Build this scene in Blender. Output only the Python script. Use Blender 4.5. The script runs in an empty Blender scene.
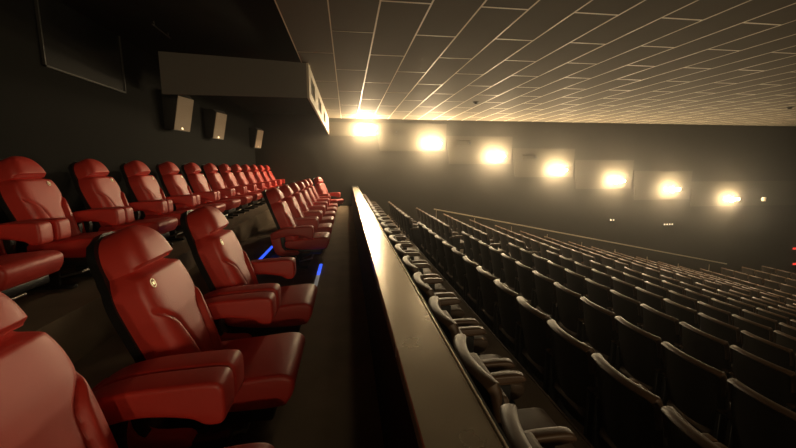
import bpy, bmesh, math, random
from mathutils import Vector, Matrix
random.seed(7)
C = bpy.context.scene.collection
PI = math.pi
S = bpy.context.scene

# ------------------------------------------------------------------ camera
FPX, CX, CY, VPX, VPY = 370.0, 398.0, 224.0, 347.0, 168.0
yv = Vector((VPX-CX, CY-VPY, -FPX)).normalized()
zv = Vector((0, FPX, CY-VPY)).normalized()
xv = yv.cross(zv)
CAM_POS = Vector((0, 0, 1.5))
rot = Matrix((( xv.x, xv.y, xv.z), (yv.x, yv.y, yv.z), (zv.x, zv.y, zv.z)))   # camera -> world
cam_d = bpy.data.cameras.new('camera'); cam_d.sensor_width = 36; cam_d.lens = FPX/796*36
cam_d.clip_start = .03; cam_d.clip_end = 100
cam = bpy.data.objects.new('camera', cam_d); C.objects.link(cam)
cam.matrix_world = Matrix.Translation(CAM_POS) @ rot.to_4x4()
S.camera = cam
# ------------------------------------------------------------------ world, exposure
w = bpy.data.worlds.new('world'); S.world = w; w.use_nodes = True
w.node_tree.nodes['Background'].inputs[0].default_value = (1, .85, .6, 1)
w.node_tree.nodes['Background'].inputs[1].default_value = 0.0
S.view_settings.view_transform = 'Standard'; S.view_settings.look = 'None'
S.view_settings.gamma = 1; S.view_settings.use_curve_mapping = False
S.view_settings.exposure = 0.12
LAMP_COL = (1.0, .76, .45)
LAMP_POWER = 900.0       # emission strength of each bulb
HAZE = 0.0042
NEAR_LAMPS = 250.0       # watts of each lamp on the wall behind the camera
vo = w.node_tree.nodes.new('ShaderNodeVolumeScatter')      # thin haze in the air
vo.inputs['Density'].default_value = HAZE; vo.inputs['Anisotropy'].default_value = .87
w.node_tree.links.new(vo.outputs[0], w.node_tree.nodes['World Output'].inputs['Volume'])


# ------------------------------------------------------------------ helpers
def project(p):
    c = rot.transposed() @ (Vector(p)-CAM_POS)
    if c.z > -.05: return None
    return (CX+FPX*c.x/-c.z, CY-FPX*c.y/-c.z)

def mat(name, col, rough=.6, metal=0, spec=.5, noise=0, nscale=8, bump=0, bscale=200, emit=None, estr=0, coat=0, rnoise=0):
    m = bpy.data.materials.new(name); m.use_nodes = True
    nt = m.node_tree; b = nt.nodes['Principled BSDF']
    b.inputs['Base Color'].default_value = (*col, 1)
    b.inputs['Roughness'].default_value = rough
    b.inputs['Metallic'].default_value = metal
    b.inputs['Specular IOR Level'].default_value = spec
    b.inputs['Coat Weight'].default_value = coat; b.inputs['Coat Roughness'].default_value = .42
    tc = nt.nodes.new('ShaderNodeTexCoord')
    n = nt.nodes.new('ShaderNodeTexNoise'); n.inputs['Scale'].default_value = nscale; n.inputs['Detail'].default_value = 5
    nt.links.new(tc.outputs['Object'], n.inputs['Vector'])
    if noise:
        r = nt.nodes.new('ShaderNodeMixRGB')
        r.inputs[1].default_value = (*[c*(1-noise) for c in col], 1); r.inputs[2].default_value = (*[min(1, c*(1+noise)) for c in col], 1)
        nt.links.new(n.outputs['Fac'], r.inputs[0]); nt.links.new(r.outputs[0], b.inputs['Base Color'])
    if rnoise:
        mr = nt.nodes.new('ShaderNodeMapRange'); mr.inputs[1].default_value = .3; mr.inputs[2].default_value = .7
        mr.inputs[3].default_value = max(0, rough-rnoise); mr.inputs[4].default_value = rough+rnoise
        nt.links.new(n.outputs['Fac'], mr.inputs[0]); nt.links.new(mr.outputs[0], b.inputs['Roughness'])
    if bump:
        n2 = nt.nodes.new('ShaderNodeTexNoise'); n2.inputs['Scale'].default_value = bscale; n2.inputs['Detail'].default_value = 3
        nt.links.new(tc.outputs['Object'], n2.inputs['Vector'])
        bp = nt.nodes.new('ShaderNodeBump'); bp.inputs['Strength'].default_value = bump; bp.inputs['Distance'].default_value = .01
        nt.links.new(n2.outputs['Fac'], bp.inputs['Height']); nt.links.new(bp.outputs[0], b.inputs['Normal'])
    if emit:
        b.inputs['Emission Color'].default_value = (*emit, 1); b.inputs['Emission Strength'].default_value = estr
    return m

M = dict(
 red=mat('red_leather', (.62, .036, .023), .50, spec=1.0, noise=.06, bump=.08, bscale=260),
 redseam=mat('red_seam', (.10, .008, .006), .6),
 black=mat('black_plastic', (.012, .012, .012), .45, noise=.1),
 steel=mat('brushed_steel', (.45, .42, .38), .35, metal=.9, noise=.08, nscale=40),
 gold=mat('cream_emblem', (1.0, .93, .75), .5, metal=1.0, noise=.04),
 carpet=mat('dark_brown_carpet', (.20, .155, .11), .95, spec=.1, noise=.25, nscale=3, bump=.4, bscale=300),
 tiercarpet=mat('tier_carpet', (.12, .085, .055), .9, spec=.2, noise=.2, nscale=3, bump=.3, bscale=250),
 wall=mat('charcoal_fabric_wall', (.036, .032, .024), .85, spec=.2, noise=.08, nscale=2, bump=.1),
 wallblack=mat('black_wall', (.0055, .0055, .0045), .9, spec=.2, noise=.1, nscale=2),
 panel=mat('grey_wall_panel', (.062, .055, .042), .85, spec=.1, noise=.05, nscale=2),
 tile=mat('ceiling_tile', (.135, .115, .088), .8, spec=.2, noise=.06, nscale=2.5, bump=.05, bscale=60),
 tbar=mat('pale_grid_bar', (.80, .70, .52), .45, spec=.5, noise=.03),
 ceilblack=mat('black_ceiling', (.010, .010, .009), .9, spec=.2, noise=.1),
 soffit=mat('grey_soffit', (.17, .16, .14), .8, spec=.3, noise=.05, nscale=2),
 beige=mat('beige_face', (.62, .54, .42), .6, noise=.06),
 ledge=mat('worn_metal_ledge', (.50, .43, .32), .26, metal=.8, noise=.06, nscale=5, bump=.03, bscale=14, rnoise=.02),
 edge=mat('pale_metal_edge', (.75, .66, .5), .3, metal=.8, noise=.05),
 parapet=mat('black_parapet', (.010, .009, .008), .8, spec=.2, noise=.1),
 seatback=mat('dark_seat_back', (.018, .014, .010), .55, spec=.3, noise=.12, nscale=6),
 rim=mat('brown_leather_rim', (.085, .047, .026), .42, spec=.4, noise=.12, nscale=12, bump=.08, bscale=200),
 seatcush=mat('brown_leather_cushion', (.085, .052, .032), .6, noise=.12, nscale=10, bump=.06),
 rail=mat('rail_metal', (.6, .52, .4), .3, metal=.8, noise=.05),
 bulb=mat('lamp_bulb', (1, .9, .7), .5, noise=.0, emit=LAMP_COL, estr=LAMP_POWER),
 lampbody=mat('lamp_housing', (.5, .45, .38), .5, noise=.05),
 speaker=mat('speaker_grille', (.33, .26, .19), .7, noise=.1, nscale=30, bump=.3, bscale=400),
 speakerbox=mat('speaker_cabinet', (.03, .028, .025), .6, noise=.1),
 frame=mat('dark_frame', (.03, .028, .024), .5, noise=.1),
 glass=mat('dark_glass', (.012, .012, .012), .25, noise=.1),
 blue=mat('blue_led', (.02, .05, .6), .4, noise=.05, emit=(.03, .10, 1), estr=1.3),
 glownosing=mat('pale_nosing_added_glow', (.7, .7, .68), .4, noise=.03, emit=(1, .97, .9), estr=.10),  # silver nosing, weak emission added so it looks lit where shaded
 aislelight=mat('small_white_light', (1, .95, .8), .4, noise=.02, emit=(1, .85, .6), estr=.9),
 redled=mat('red_led', (.7, .03, .02), .4, noise=.02, emit=(1, .05, .03), estr=1.2),
)

def obj(name, bm, m, parent=None, smooth=True, loc=None):
    me = bpy.data.meshes.new(name)
    bmesh.ops.recalc_face_normals(bm, faces=bm.faces)
    bm.to_mesh(me); bm.free()
    me.materials.append(m)
    if smooth:
        me.shade_smooth()
        try: me.set_sharp_from_angle(angle=math.radians(38))
        except Exception: pass
    o = bpy.data.objects.new(name, me); C.objects.link(o)
    if parent: o.parent = parent
    if loc: o.location = loc
    return o
def thing(name, label, cat, loc=(0, 0, 0), rz=0, group=None):
    o = bpy.data.objects.new(name, None); C.objects.link(o)
    o.empty_display_size = .1; o.location = loc; o.rotation_euler = (0, 0, rz)
    o['label'] = label; o['category'] = cat
    if group: o['group'] = group
    return o
def tag(o, label, cat, group=None):
    o['label'] = label; o['category'] = cat
    if group: o['group'] = group
    return o
def struct(name, bm, m, parent=None, smooth=False):
    o = obj(name, bm, m, parent, smooth)
    if not parent: o['kind'] = 'structure'
    return o
def dup(root, loc, rz, label, group, skip=()):
    r = root.copy(); C.objects.link(r); r.location = loc; r.rotation_euler = (0, 0, rz)
    r['label'] = label; r['group'] = group
    for ch in root.children:
        if ch.name.split('.')[0] in skip: continue
        c = ch.copy(); C.objects.link(c); c.parent = r
        for g in ch.children:
            d = g.copy(); C.objects.link(d); d.parent = c
    return r
def new(): return bmesh.new()
def box(bm, x0, x1, y0, y1, z0, z1, bev=0, seg=3):
    t = bmesh.new(); bmesh.ops.create_cube(t, size=1)
    for v in t.verts:
        v.co = Vector(((x0+x1)/2+v.co.x*(x1-x0), (y0+y1)/2+v.co.y*(y1-y0), (z0+z1)/2+v.co.z*(z1-z0)))
    if bev: bmesh.ops.bevel(t, geom=t.edges[:], offset=bev, segments=seg, profile=.5, affect='EDGES')
    join(bm, t); return bm
def join(bm, t):
    me = bpy.data.meshes.new('tmp'); t.to_mesh(me); t.free(); bm.from_mesh(me); bpy.data.meshes.remove(me)
def prism(bm, prof, a0, a1, axis='y', bev=0, seg=3):
    """profile of (u, v) points extruded along an axis: 'y' -> (u, a, v), 'x' -> (a, u, v)"""
    t = bmesh.new()
    f = (lambda u, v, a: (u, a, v)) if axis == 'y' else (lambda u, v, a: (a, u, v))
    A = [t.verts.new(f(u, v, a0)) for u, v in prof]; B = [t.verts.new(f(u, v, a1)) for u, v in prof]
    n = len(prof); fa = t.faces.new(A); fb = t.faces.new(B[::-1])
    for i in range(n): t.faces.new((A[i], B[i], B[(i+1) % n], A[(i+1) % n]))
    bmesh.ops.recalc_face_normals(t, faces=t.faces)
    if bev:
        es = [e for e in t.edges if e in fa.edges[:] or e in fb.edges[:]]
        bmesh.ops.bevel(t, geom=es, offset=bev, segments=seg, profile=.5, affect='EDGES')
    join(bm, t); return bm
def cyl(bm, p0, p1, r, n=12, r2=None):
    p0, p1 = Vector(p0), Vector(p1); d = p1-p0
    t = bmesh.new(); bmesh.ops.create_cone(t, cap_ends=True, segments=n, radius1=r, radius2=r if r2 is None else r2, depth=d.length)
    q = d.to_track_quat('Z', 'Y').to_matrix().to_4x4()
    for v in t.verts: v.co = q @ v.co + (p0+p1)/2
    join(bm, t); return bm
def smooth_curve(pts, n=3):
    """Catmull-Rom through closed profile points"""
    out = []; k = len(pts)
    for i in range(k):
        p0, p1, p2, p3 = [Vector(pts[(i+j-1) % k]) for j in range(4)]
        for s in range(n):
            t = s/n
            out.append(tuple(.5*((2*p1)+(-p0+p2)*t+(2*p0-5*p1+4*p2-p3)*t*t+(-p0+3*p1-3*p2+p3)*t**3)))
    return out
def slab(bm, half, line, front, back, s0, s1, ns=80, nw=64):
    """padded slab seen from +x: half(s)=half width, line(s)=(x,z,nx,nz), front/back(w,s)=thickness along the normal"""
    t = bmesh.new(); F = []; B = []
    for i in range(ns+1):
        s = s0+(s1-s0)*i/ns; x, z, nx, nz = line(s); h = half(s); rf = []; rb = []
        for j in range(nw+1):
            w = math.sin((j/nw*2-1)*PI/2)
            a = front(w, s); b = back(w, s)
            rf.append(t.verts.new((x+nx*a, w*h, z+nz*a))); rb.append(t.verts.new((x-nx*b, w*h, z-nz*b)))
        F.append(rf); B.append(rb)
    for i in range(ns):
        for j in range(nw):
            t.faces.new((F[i][j], F[i][j+1], F[i+1][j+1], F[i+1][j]))
            t.faces.new((B[i][j], B[i+1][j], B[i+1][j+1], B[i][j+1]))
        for j in (0, nw): t.faces.new((F[i][j], F[i+1][j], B[i+1][j], B[i][j]))
    for i in (0, ns):
        for j in range(nw): t.faces.new((F[i][j], F[i][j+1], B[i][j+1], B[i][j]))
    bmesh.ops.remove_doubles(t, verts=t.verts, dist=.0004)
    join(bm, t); return bm
def sstep(a, b, x):
    t = max(0, min(1, (x-a)/(b-a))); return t*t*(3-2*t)

# ------------------------------------------------------------------ the setting
XB, XF, YN, YF, ZC = -3.45, 23.5, -9.0, 14.9, 3.40
D0, DQ, X0A, PX = 1.25, .25, 1.64, 1.07       # rake of the lower seats: rim below eye level, row pitch
NROW = 17
def row_x(n): return X0A+PX*n
def row_d(n): return D0+DQ*min(n, 12.6)
SEATH = .95
tier_z = [1.5-row_d(n)-SEATH for n in range(NROW)]
Z1 = 1.5-.97-.93                              # floor of the row against the parapet
NOSE = 1.63

bm = new()                                    # balcony floor with platform for the rear row
box(bm, XB-.2, .17, YN, YF, -.4, 0)
struct('floor', bm, M['carpet'])
bm = new(); box(bm, XB, -2.13, YN, YF, 0, .40)
struct('floor_platform', bm, M['carpet'])
# lower tiers, one stepped block
prof = [(.41, -5.5), (.41, Z1), (NOSE, Z1)]
xs = NOSE
for n in range(NROW):
    prof.append((xs, tier_z[n])); xs = row_x(n+1)-.12
    if n == NROW-1: xs = XF+.2
    prof.append((xs, tier_z[n]))
prof.append((XF+.2, -5.5))
clean = []
for p in prof:
    if not clean or (Vector(p)-Vector(clean[-1])).length > 1e-4: clean.append(p)
bm = new(); prism(bm, clean, YN, YF, 'y')
struct('floor_tiers', bm, M['tiercarpet'])
bm = new(); box(bm, NOSE-.012, NOSE+.006, YN, YF, Z1-.004, Z1+.018, .004, 1)
struct('trim_1', bm, M['rim'])

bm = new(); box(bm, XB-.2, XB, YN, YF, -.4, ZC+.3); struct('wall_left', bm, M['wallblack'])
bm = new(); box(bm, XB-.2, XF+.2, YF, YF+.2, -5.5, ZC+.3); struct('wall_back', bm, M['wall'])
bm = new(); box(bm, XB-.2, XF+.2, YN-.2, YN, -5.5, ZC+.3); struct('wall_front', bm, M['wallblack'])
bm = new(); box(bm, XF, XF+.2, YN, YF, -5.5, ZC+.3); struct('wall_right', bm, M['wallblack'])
bm = new(); box(bm, -.79, XF+.2, YN, YF, ZC, ZC+.2); struct('ceiling', bm, M['tile'])
bm = new(); box(bm, XB-.2, -.79, YN, YF, ZC+.11, ZC+.2); struct('ceiling_black', bm, M['ceilblack'])
# pale joints: long bars 0.6 m apart, short bars staggered 2.07 m apart
bm = new(); TB = .011
k = -2; x = -.78; strips = []
while x < XF:
    tb = TB*(.75 if x < 0 else 1); box(bm, x-tb, x+tb, YN, YF, ZC-.002, ZC+.01)
    strips.append((k, x)); x += .6; k += 1
struct('trim_2', bm, M['tbar'])
bm = new()
for k, x in strips:
    y = 4.57-2.07*7 + (1.035 if k % 2 else 0)
    while y < YF-.1:
        jt = .006 if k < 0 else .014
        if y > YN+.1: box(bm, x+TB, x+.6-TB, y-jt, y+jt, ZC-.0018, ZC+.01)
        y += 2.07
struct('trim_3', bm, M['tbar'])
# parapet
bm = new(); box(bm, .17, .40, YN, YF, -5.4, .80); struct('wall_parapet', bm, M['parapet'])
bm = new(); box(bm, .165, .355, -3.0, 12.9, .80, .85, .004, 1); struct('trim_4', bm, M['ledge'])
bm = new(); box(bm, .355, .363, -3.0, 12.9, .80, .853, .002, 1); struct('trim_5', bm, M['edge'])
# stepped grey band on the far side wall
def onwall(px, py, y):
    r = rot @ Vector((px-CX, CY-py, -FPX)); q = CAM_POS + r*(y/r.y); return q.x, q.z
lamp_px = [(362, 129), (429, 143), (494, 156.5), (557, 170), (616, 181), (672, 189.5), (732, 199.5)]
edge_px = [(376, 136, 380, 151), (445.6, 151, 449.5, 164), (511, 164, 515, 177.3), (572.7, 177.3, 576, 189), (631, 189, 634.5, 200), (689, 200, 691, 206.5)]
YP = YF-.025
prev_x, prev_z = -.66, onwall(350, 136, YP)[1]
for i, (a, b, c, d) in enumerate(edge_px+[(None,)*4]):
    bm = new()
    if i < len(edge_px):
        x1, z1 = onwall(a, b, YP); x2, z2 = onwall(c, d, YP)
        pr = [(prev_x, prev_z), (x1, prev_z), (x2, z2)]
        # one panel of the band: from its slanted left end to the next one's, two heights thick
        top = 3.25-.47*max(0, i-1)
        p = [(prev_x, prev_z), (x1, prev_z), (x1+.02, top), (prev_x-(0 if i == 0 else .17), top)]
        nxt = (x2, z2)
    else:
        top = 3.25-.47*max(0, i-1); p = [(prev_x, prev_z), (XF, prev_z), (XF, top), (prev_x-.17, top)]
    prism(bm, [(u, v) for u, v in p], 0, 1, 'y')
    for v in bm.verts: v.co.y = YP if v.co.y < .5 else YF
    struct('trim_%d' % (6+i), bm, M['panel'])
    if i < len(edge_px): prev_x, prev_z = nxt

# soffit box over the rear row with service openings in its pale side
sb = thing('ceiling_soffit', 'long grey open soffit hanging from the black ceiling above the rear row', 'soffit')
YB = 7.28
bm = new(); prism(bm, [(-3.20, 2.79), (-.70, 2.79), (-.70, ZC), (-.79, ZC), (-3.20, ZC+.10)], YB, YB+.05, 'y'); obj('front_board', bm, M['soffit'], sb, False)
bm = new(); box(bm, -.72, -.70, YB+.05, YF, 2.80, ZC); obj('backing_board', bm, M['ceilblack'], sb, False)
def yface(px):   # distance along the face for a picture column
    r = rot @ Vector((px-CX, CY-110, -FPX)); return (CAM_POS+r*(-.67/r.x)).y
cuts = [(311.3, 315.2, 2.93, 3.25), (318.2, 321.0, 2.93, 3.22), (323.2, 324.8, 2.93, 3.2)]
cuts = [(yface(a), yface(b), c, d) for a, b, c, d in cuts]
bm = new(); ys = YB
for a, b, c, d in cuts:
    box(bm, -.70, -.66, ys, a, 2.78, ZC); box(bm, -.70, -.66, a, b, 2.78, c); box(bm, -.70, -.66, a, b, d, ZC); ys = b
box(bm, -.70, -.66, ys, YF, 2.78, ZC); obj('side_board', bm, M['beige'], sb, False)
for a, b, c, d in cuts:
    bm = new(); box(bm, -.698, -.69, a, b, c, d); obj('opening', bm, M['glass'], sb, False)

# dark framed window port on the left wall
bm = new()
for z in (2.66,): box(bm, XB, XB+.03, 5.0, 6.60, z, z+.02)
for y in (5.0, 6.58): box(bm, XB, XB+.03, y, y+.02, 2.66, ZC+.11)
wn = struct('window_1', bm, M['frame'])
bm = new(); box(bm, XB, XB+.012, 5.02, 6.58, 2.68, ZC+.11); obj('pane', bm, M['glass'], wn, False)

# ------------------------------------------------------------------ wall lamps
ordlamp = ['one', 'two', 'three', 'four', 'five', 'six', 'seven']
LAMP_GRADE = [1.15, 1.0, .95, .88, .80, .70, .62]
def make_lamp(i, x, z):
    mb = M['bulb'].copy(); mb.name = 'lamp_bulb_%s' % ordlamp[i]; mb.node_tree.nodes['Principled BSDF'].inputs['Emission Strength'].default_value = LAMP_POWER*LAMP_GRADE[i]
    words = ['nearest the grey soffit', 'second from the grey soffit', 'third from the grey soffit', 'middle of the seven',
             'third from the right end', 'second from the right end', 'furthest right and lowest']
    t = thing('wall_lamp', 'glaring warm floodlight on the far side wall, '+words[i], 'lamp', (x, YP, z), 0, 'floodlights along the far side wall')
    bm = new(); box(bm, -.10, .55, -.03, 0, -.06, .06, .01, 2); obj('mounting_plate', bm, M['lampbody'], t)
    bm = new(); cyl(bm, (0, -.02, 0), (0, -.24, 0), .025); cyl(bm, (.42, -.02, 0), (.42, -.16, 0), .02); obj('bracket', bm, M['lampbody'], t)
    bm = new(); bmesh.ops.create_icosphere(bm, subdivisions=2, radius=.10)
    for v in bm.verts: v.co += Vector((0, -.32, 0))
    obj('bulb', bm, mb, t)
    bm = new(); bmesh.ops.create_icosphere(bm, subdivisions=2, radius=.05)
    for v in bm.verts: v.co = Vector((v.co.x*2.0+.42, v.co.y-.2, v.co.z))
    obj('bulb', bm, mb, t)
lamps = []
for i, (px, py) in enumerate(lamp_px):
    x, z = onwall(px, py, YP-.32); lamps.append((x, z)); make_lamp(i, x, z)

# the matching lamps on the wall behind the camera
for i, (x, z) in enumerate(lamps[:4]):
    l = bpy.data.lights.new('near_wall_lamp', 'POINT'); l.energy = NEAR_LAMPS; l.color = LAMP_COL; l.shadow_soft_size = .12
    lo = bpy.data.objects.new('near_wall_lamp', l); C.objects.link(lo); lo.location = (x, YN+.35, z)
# ------------------------------------------------------------------ red recliners
def line(s):       # s = height above seat joint in metres along the back
    a = math.radians(17+8*s)
    x = -.085-.26*s-.10*s*s; z = .40+.93*s
    return x, z, math.cos(a), math.sin(a)
HB = .645          # length of the backrest
def half_back(s):
    u = s/HB
    return .205+.030*sstep(0, .7, u)-.055*max(0, (u-.74)/.26)**2.2
def pad(w, s):
    u = s/HB; e = (1-abs(w)**5)**.5 if abs(w) < 1 else 0
    base = .035+.055*e
    aw = abs(w); wb = .34+.20*max(0, u/.55)**1.6+.62*sstep(.50, .84, u)
    g = aw-wb
    base += .020*sstep(0, .17, g)*(1-aw**8) - .012*math.exp(-(g/.075)**2)*(1-sstep(.92, 1, aw))
    base += .012*math.exp(-((u-.25)/.2)**2)*(1-aw)
    base -= .06*sstep(.92, 1.0, u)
    return base
def half_head(s):
    u = (s-HB)/.21
    return .175*(1-max(0, min(1, u))**2.2)**.5+.006
def padh(w, s):
    u = (s-HB)/.21; e = (max(0, 1-abs(w)**5))**.5
    return .02+.085*e*(1-max(0, u)**3)**.5*(.55+.45*sstep(0, .10, u))
def half_shell(s):
    if s < HB-.04: return half_back(s)+.012
    u = (s-HB+.04)/.265
    return .016+max(.0, (half_back(HB-.04)*(1-sstep(0, .35, u))+.184*sstep(0, .35, u))*(1-max(0, min(1, u))**3.2)**.5)

def make_recliner(label, loc, group, emblem_y):
    t = thing('recliner_seat', label, 'cinema seat', loc, 0, group)
    # seat cushion
    prof = smooth_curve([(-.16, .33), (-.16, .43), (-.02, .445), (.22, .465), (.40, .478), (.462, .452), (.468, .40), (.44, .335), (.38, .30), (.1, .295)], 4)
    bm = new(); prism(bm, prof, -.262, .262, 'y', .026, 4); obj('seat_cushion', bm, M['red'], t)
    bm = new(); slab(bm, half_back, line, pad, lambda w, s: .10+.02*(1-abs(w)**6), 0, HB); bk = obj('backrest', bm, M['red'], t)
    bm = new(); slab(bm, half_head, line, padh, lambda w, s: .09+.015*(1-abs(w)**3), HB, HB+.21); obj('headrest', bm, M['red'], t)
    bm = new(); slab(bm, half_shell, line, lambda w, s: -.075, lambda w, s: .115+.03*(1-abs(w)**2.5), -.12, HB+.224, 26, 18); obj('back_shell', bm, M['black'], t)
    # emblem: ring with a small star
    bm = new(); R, r = .017, .0028
    for i in range(24):
        a0, a1 = 2*PI*i/24, 2*PI*(i+1)/24
        cyl(bm, (0, R*math.cos(a0), R*1.25*math.sin(a0)), (0, R*math.cos(a1), R*1.25*math.sin(a1)), r, 6)
    pts = [((.011 if k % 2 == 0 else .005)*math.sin(k*PI/5), (.011 if k % 2 == 0 else .005)*math.cos(k*PI/5)*1.2) for k in range(10)]
    prism(bm, pts, -.002, .003, 'x')
    e = obj('emblem', bm, M['gold'], bk)
    s = .56; x, z, nx, nz = line(s); d = pad(emblem_y/half_back(s), s)+.002
    e.location = (x+nx*d, emblem_y, z+nz*d); e.rotation_euler = (0, -math.radians(20), 0)
    arm = smooth_curve([(-.30, .50), (-.33, .56), (-.24, .625), (-.10, .660), (.10, .674), (.222, .676), (.256, .655), (.262, .60), (.258, .525), (.235, .498), (.18, .50), (.12, .53), (-.05, .548), (-.2, .52)], 4)
    for sgn in (-1, 1):
        bm = new(); yc = sgn*.405; prism(bm, arm, yc-.072, yc+.072, 'y', .02, 4); obj('armrest', bm, M['red'], t)
        bm = new(); prism(bm, smooth_curve([(-.27, .54), (-.26, .33), (-.16, .21), (.08, .21), (.19, .26), (.20, .30), (.10, .29), (-.10, .30), (-.16, .38), (-.15, .52)], 3), yc-.03, yc+.03, 'y', .006, 2)
        sp = obj('arm_support', bm, M['black'], t)
        bm = new(); prism(bm, smooth_curve([(-.34, .57), (-.22, .56), (-.185, .38), (-.12, .325), (.02, .315), (.03, .265), (-.18, .25), (-.29, .32)], 3), yc-.045, yc+.045, 'y', .014, 3); obj('side_panel', bm, M['red'], t)
        bm = new(); cyl(bm, (-.0, yc-.034, .235), (-.0, yc+.034, .235), .012, 10); obj('bolt', bm, M['steel'], sp)
    bm = new(); box(bm, -.28, .36, -.245, .245, .22, .30, .02, 2); box(bm, -.22, -.14, -.34, .34, .24, .30, .01, 1); box(bm, .0, .06, -.34, .34, .225, .27, .01, 1)
    obj('seat_frame', bm, M['black'], t)
    for sgn in (-1, 1):
        bm = new(); box(bm, -.24, .14, sgn*.2-.03, sgn*.2+.03, 0, .03, .006, 1); box(bm, -.10, .02, sgn*.2-.02, sgn*.2+.02, .028, .23, .006, 1)
        obj('leg', bm, M['black'], t)
    bm = new(); cyl(bm, (.20, -.20, .15), (.20, .20, .15), .014, 10)
    for sgn in (-1, 1): cyl(bm, (.0, sgn*.19, .10), (.20, sgn*.19, .15), .011, 8)
    obj('footrest_linkage', bm, M['steel'], t)
    return t

XR = -.755
front_near = [(1.07, 'red leather reclining cinema seat cropped by the bottom left corner'),
              (2.03, 'large red leather recliner with round headrest beside the parapet aisle, fully in view'),
              (3.03, 'red leather recliner just before the blue-lit steps, its far arm free')]
P = None
gF = 'red recliners in the row along the parapet aisle'
for y, lab in front_near:
    if P is None: P = make_recliner(lab, (XR, y, 0), gF, -.165)
    else: dup(P, (XR, y, 0), 0, lab, gF)
ordw = ['first', 'second', 'third', 'fourth', 'fifth', 'sixth', 'seventh', 'eighth', 'ninth', 'tenth', 'eleventh', 'twelfth', 'thirteenth',
        'fourteenth', 'fifteenth', 'sixteenth', 'seventeenth', 'eighteenth', 'nineteenth', 'twentieth', 'twenty-first', 'twenty-second',
        'twenty-third', 'twenty-fourth', 'twenty-fifth', 'twenty-sixth', 'twenty-seventh', 'twenty-eighth', 'twenty-ninth', 'thirtieth']
for i in range(6):
    dup(P, (XR, 5.78+1.0*i, 0), 0, 'red recliner facing the parapet aisle, %s beyond the blue-lit steps' % ordw[i], gF)
dup(P, (XR+.10, 12.55, 0), -.42, 'red recliner turned towards us at the far end of the parapet row', gF)
ZP = .40; XRB = XR-1.90
gB = 'red recliners in the raised rear row'
R0 = make_recliner('red recliner in the raised rear row, cropped by the left picture edge', (XRB, 2.87, ZP), gB, .10)
for i in range(12):
    lab = 'red leather recliner in the raised rear row, %s whole one from the left' % ordw[i]
    dup(R0, (XRB, 3.88+.97*i, ZP), 0, lab, gB)

# aisle steps between the two groups of the front row
YA0, YA1 = 4.05, 5.15
st = thing('aisle_steps', 'low carpeted steps with blue-lit nosings between the red front-row seats', 'steps', (0, 0, 0))
YA0, YA1 = 3.75, 5.25
bm = new(); box(bm, -2.13, -1.32, YA0, 7.2, 0, .14); obj('tread', bm, M['carpet'], st, False)
for (x, z, ya, yb, yc) in [(-1.31, .14, 4.9, 5.55, 6.6), (-.425, 0, 4.1, 5.15, 5.75)]:
    bm = new(); box(bm, x-.03, x+.015, ya, yb, z, z+.012); obj('nosing', bm, M['glownosing'], st, False)
    bm = new(); box(bm, x-.028, x+.012, yb, yc, z, z+.014); obj('light_strip', bm, M['blue'], st, False)

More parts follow.
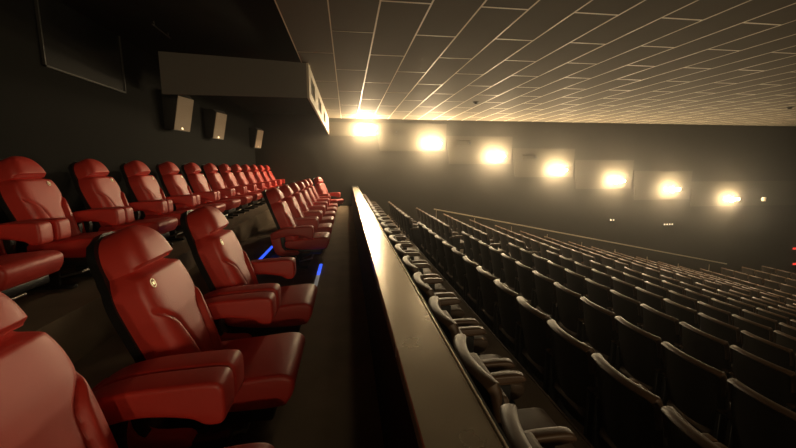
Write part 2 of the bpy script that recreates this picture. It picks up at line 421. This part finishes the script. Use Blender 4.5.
# ------------------------------------------------------------------ dark seats below
def arc(y): return .055*(y/.26)**2          # plan curve: the ends come forward
def make_dark():
    t = thing('cinema_seat', 'x', 'cinema seat', (0, 0, 0), 0, 'x')
    W = .272
    def half(s): return W-.03*max(0, (.2-s)/.6)**2-.02*max(0, (s-.60)/.12)**2*(s > .6)
    def ln(s): return .10-.19*s, .24+.985*s, .98, .19
    def wf(off):
        return lambda w, s: arc(w*W)+off
    # back panel
    bm = new()
    t2 = bmesh.new(); ns, nw = 8, 12; F = []; B = []
    for i in range(ns+1):
        s = .70*i/ns; x, z, nx, nz = ln(s); h = half(s)
        F.append([t2.verts.new((x+arc(h*(2*j/nw-1))+.045, h*(2*j/nw-1), z)) for j in range(nw+1)])
        B.append([t2.verts.new((x+arc(h*(2*j/nw-1))+.012*(abs(2*j/nw-1) > .95), h*(2*j/nw-1), z)) for j in range(nw+1)])
    for i in range(ns):
        for j in range(nw):
            t2.faces.new((F[i][j], F[i][j+1], F[i+1][j+1], F[i+1][j])); t2.faces.new((B[i][j], B[i+1][j], B[i+1][j+1], B[i][j+1]))
        for j in (0, nw): t2.faces.new((F[i][j], F[i+1][j], B[i+1][j], B[i][j]))
    for i in (0, ns):
        for j in range(nw): t2.faces.new((F[i][j], F[i][j+1], B[i][j+1], B[i][j]))
    join(bm, t2); obj('back_panel', bm, M['seatback'], t)
    # padded leather rim over the top, turning down at both corners
    bm = new(); x0, z0, _, _ = ln(.70)
    path = []
    for j in range(17):
        u = 2*j/16-1; y = u*(W-.022)
        path.append((x0+arc(y)+.02, y, z0+.002-.012*u*u))
    rr = .032; hw = .036
    t2 = bmesh.new(); rings = []
    first = [(path[0][0]+.03, path[0][1]-.012, path[0][2]-.17), (path[0][0]+.012, path[0][1]-.012, path[0][2]-.035)]
    last = [(path[-1][0]+.012, path[-1][1]+.012, path[-1][2]-.035), (path[-1][0]+.03, path[-1][1]+.012, path[-1][2]-.17)]
    P3 = [Vector(p) for p in first+path[0:]+last]
    for i, p in enumerate(P3):
        a = P3[max(0, i-1)]; b = P3[min(len(P3)-1, i+1)]; tg = (b-a).normalized()
        ux = Vector((1, 0, 0)); ux = (ux-tg*ux.dot(tg)).normalized(); uz = ux.cross(tg)
        sc = .55 if i in (0, len(P3)-1) else (.8 if i in (1, len(P3)-2) else 1)
        rings.append([t2.verts.new(p+ux*math.cos(q*PI/5)*hw*sc+uz*math.sin(q*PI/5)*rr*.62*sc) for q in range(10)])
    for i in range(len(rings)-1):
        for q in range(10): t2.faces.new((rings[i][q], rings[i][(q+1) % 10], rings[i+1][(q+1) % 10], rings[i+1][q]))
    t2.faces.new(rings[0]); t2.faces.new(rings[-1][::-1])
    join(bm, t2); obj('leather_rim', bm, M['rim'], t)
    bm = new(); box(bm, .10, .17, -.225, .225, .42, .84, .025, 3)
    for v in bm.verts: v.co.x += arc(v.co.y)-.19*(v.co.z-.42)*.9
    obj('back_cushion', bm, M['seatcush'], t)
    bm = new(); prism(bm, smooth_curve([(.10, .34), (.10, .42), (.3, .45), (.5, .46), (.57, .43), (.56, .37), (.48, .33)], 3), -.21, .21, 'y', .02, 3)
    obj('seat_cushion', bm, M['seatcush'], t)
    for sgn in (-1, 1):
        y = sgn*.252
        bm = new(); prism(bm, smooth_curve([(.08, .60), (.08, .635), (.2, .66), (.40, .665), (.45, .64), (.43, .61), (.2, .60)], 3), y-.033, y+.033, 'y', .014, 3)
        obj('armrest', bm, M['rim'], t)
    bm = new()
    for sgn in (-1, 1):
        y = sgn*.245; box(bm, .06, .36, y-.015, y+.015, .0, .60, .005, 1)
    box(bm, .12, .5, -.23, .23, .28, .33, .01, 1)
    obj('side_stand', bm, M['black'], t)
    return t

rowname = ['first dark row down', 'second dark row down', 'third dark row down', 'fourth dark row down', 'fifth dark row down', 'sixth dark row down',
           'seventh dark row down', 'eighth dark row down', 'ninth dark row down', 'tenth dark row down', 'eleventh dark row down', 'twelfth dark row down',
           'thirteenth dark row down', 'fourteenth dark row down', 'fifteenth dark row down', 'sixteenth dark row down', 'seventeenth dark row down']
SP = .58
PHASE = [8.31, 8.27, 7.98, 8.15, 7.98]; D = None; count = 0
def place(x, y, z, lab, grp):
    global D, count
    count += 1
    if D is None:
        D = make_dark(); D.location = (x, y, z); D['label'] = lab; D['group'] = grp; return D
    return dup(D, (x, y, z), 0, lab, grp)
# the row right under the parapet
ys = [13.61-.66*i for i in range(40)]
k = 0
for y in ys:
    if y < .35: break
    lab = 'brown leather seat tucked under the parapet ledge, %s from the far wall' % ordw[k]
    place(.60, y, Z1, lab, 'brown seats under the parapet ledge'); k += 1
for n in range(NROW):
    x, z = row_x(n), tier_z[n]
    kn = kf = 0
    for i in range(9):                       # block beside the far wall
        y = 13.75-SP*i
        if y < 9.3: break
        p = project((x, y, z+.9))
        if p is None or p[0] > 812: break
        place(x-.10, y, z, 'dark high-backed seat, %s, %s from the far wall' % (rowname[n], ordw[kf]), 'dark seats of the block beside the far wall'); kf += 1
    for i in range(30):                      # near block
        y = (PHASE[n] if n < 5 else 8.1)-SP*i
        p = project((x, y+.26, z+.93))
        if p is None or p[0] > 805 or y < .2: break
        place(x, y, z, 'dark high-backed seat, %s, %s on this side of the aisle' % (rowname[n], ordw[kn]), 'dark seats of the block in front of the aisle'); kn += 1
print('dark seats', count)

# ------------------------------------------------------------------ rails, speakers, small things
# handrail beside the far wall, following the rake
bm = new(); zr = lambda x: 1.5-row_d((x-X0A)/PX)+.04
pts = [(3.4, 14.35, zr(3.4)), (17.2, 14.35, zr(17.2))]
rl = thing('handrail', 'long sloping metal handrail above the seats beside the far side wall', 'handrail')
cyl(bm, pts[0], pts[1], .025, 8); obj('rail_bar', bm, M['rail'], rl)
for x in [3.5+1.6*i for i in range(9)]:
    n = max(0, min(NROW-1, int((x-X0A+.12)/PX)))
    bm = new(); cyl(bm, (x, 14.35, tier_z[n]), (x, 14.35, zr(x)), .016, 8); obj('rail_post', bm, M['rail'], rl)

def speaker(i, y, x1):
    lab = ['wedge-shaped wall speaker under the soffit, nearest of three', 'wedge-shaped wall speaker, middle of the three under the soffit', 'small wedge-shaped wall speaker, furthest of three under the soffit'][i]
    t = thing('wall_speaker', lab, 'speaker', (XB+.06, y, 2.58), 0, 'wall speakers under the soffit')
    pr = [(0, -.33), (.17, -.36), (.31, .27), (.24, .35), (0, .35)]
    bm = new(); prism(bm, pr, -.25, .25, 'y', .01, 2); t.rotation_euler.z = -.22; obj('cabinet', bm, M['speakerbox'], t)
    bm = new(); prism(bm, [(.175, -.35), (.187, -.35), (.325, .27), (.313, .27)], -.235, .235, 'y'); obj('front_grille', bm, M['speaker'], t, False)
    bm = new(); box(bm, .19, .20, -.03, .02, -.33, -.29); obj('badge', bm, M['gold'], t, False)
for i, (y, x1) in enumerate([(8.05, 0), (10.15, 0), (14.4, 0)]): speaker(i, y, x1)

for px, n, lab in [((612, 220), 2, 'tiny pair of white step lights on the far side wall'), ((668, 224.3), 4, 'tiny row of four white step lights on the far side wall')]:
    x, z = onwall(px[0], px[1], YF-.03)
    t = thing('step_light', lab, 'light', (x, YF, z), 0, 'small white lights low on the far wall')
    bm = new(); box(bm, -.06*n, .08*n, -.03, 0, -.06, .06); obj('light_housing', bm, M['speakerbox'], t, False)
    for k in range(n):
        bm = new(); cyl(bm, (-.06*n+.06+.13*k, -.045, 0), (-.06*n+.06+.13*k, -.03, 0), .033, 10); obj('lens', bm, M['aislelight'], t)
for py, lab in [(248.5, 'small red light at the right edge, the upper one'), (264, 'small red light at the right edge, the lower one')]:
    x, z = onwall(796, py, YF-.05)
    t = thing('red_indicator', lab, 'light', (x, YF, z), 0, 'red lights at the right edge')
    bm = new(); box(bm, -.22, .30, -.03, 0, -.10, .10, .01, 1); obj('light_housing', bm, M['speakerbox'], t, False)
    bm = new(); box(bm, -.16, .24, -.05, -.03, -.04, .04, .005, 1); obj('lens', bm, M['redled'], t)
for i, (px, py, lab) in enumerate([(476, 102, 'small dark ceiling sprinkler head above the lit wall corner'), (790, 107, 'small dark ceiling sprinkler head near the right picture edge')]):
    r = rot @ Vector((px-CX, CY-py, -FPX)); q = CAM_POS + r*((ZC-1.5)/r.z)
    t = thing('ceiling_sprinkler', lab, 'sprinkler', (q.x, q.y, ZC), 0, 'sprinkler heads in the tiled ceiling')
    bm = new(); cyl(bm, (0, 0, 0), (0, 0, -.02), .09, 16); obj('cover_plate', bm, M['black'], t)
    bm = new(); cyl(bm, (0, 0, -.02), (0, 0, -.06), .05, 12); obj('sprinkler_nozzle', bm, M['black'], t)
# fittings on the stepped band
for px, py, lab in [(396.5, 132, 'round grey wall device between the first two floodlights'), (685.7, 198, 'small pale round device beside the lowest step of the wall band')][:1]:
    x, z = onwall(px, py, YP)
    t = thing('wall_sensor', lab, 'sensor', (x, YP, z))
    bm = new(); cyl(bm, (0, 0, 0), (0, -.05, 0), .10, 20); obj('sensor_body', bm, M['panel'], t)
    bm = new(); cyl(bm, (0, -.05, 0), (0, -.07, 0), .04, 12); obj('lens', bm, M['frame'], t)
x, z = onwall(761, 199, YP)
t = thing('wall_spotlight', 'small pale unlit spotlight right of the last glaring floodlight', 'spotlight', (x, YP, z))
bm = new(); cyl(bm, (0, 0, 0), (0, -.12, 0), .025, 8); obj('bracket', bm, M['lampbody'], t)
bm = new(); cyl(bm, (0, -.12, -.09), (0, -.12, .09), .08, 14); obj('lamp_head', bm, M['tbar'], t)
for px, py, lab in [(463, 143, 'pale recessed box with dark knob left of the third floodlight'), (529, 157.5, 'pale recessed box with dark knob left of the fourth floodlight')]:
    x, z = onwall(px, py, YP)
    t = thing('wall_box', lab, 'wall box', (x, YP, z), 0, 'pale boxes on the wall band')
    bm = new(); box(bm, -.30, .30, -.04, 0, -.10, .10, .01, 1); obj('box_cover', bm, M['panel'], t, False)
    bm = new(); cyl(bm, (.27, -.04, 0), (.27, -.08, 0), .05, 12); obj('knob', bm, M['black'], t)
# aisle end panel at the far block

r = rot @ Vector((152-CX, CY-24, -FPX)); a = CAM_POS + r*((ZC+.05-1.5)/r.z)
r = rot @ Vector((170-CX, CY-38, -FPX)); b = CAM_POS + r*((ZC+.05-1.5)/r.z)
t = thing('ceiling_rail', 'short thin metal rail fixed to the black ceiling above the red seats', 'rail', (a.x, a.y, ZC+.05))
bm = new(); cyl(bm, (0, 0, 0), b-a, .009, 8); obj('rail_bar', bm, M['frame'], t)
for f in (.1, .9):
    p = (b-a)*f; bm = new(); cyl(bm, p, p+Vector((0, 0, .06)), .008, 8); obj('hanger', bm, M['frame'], t)
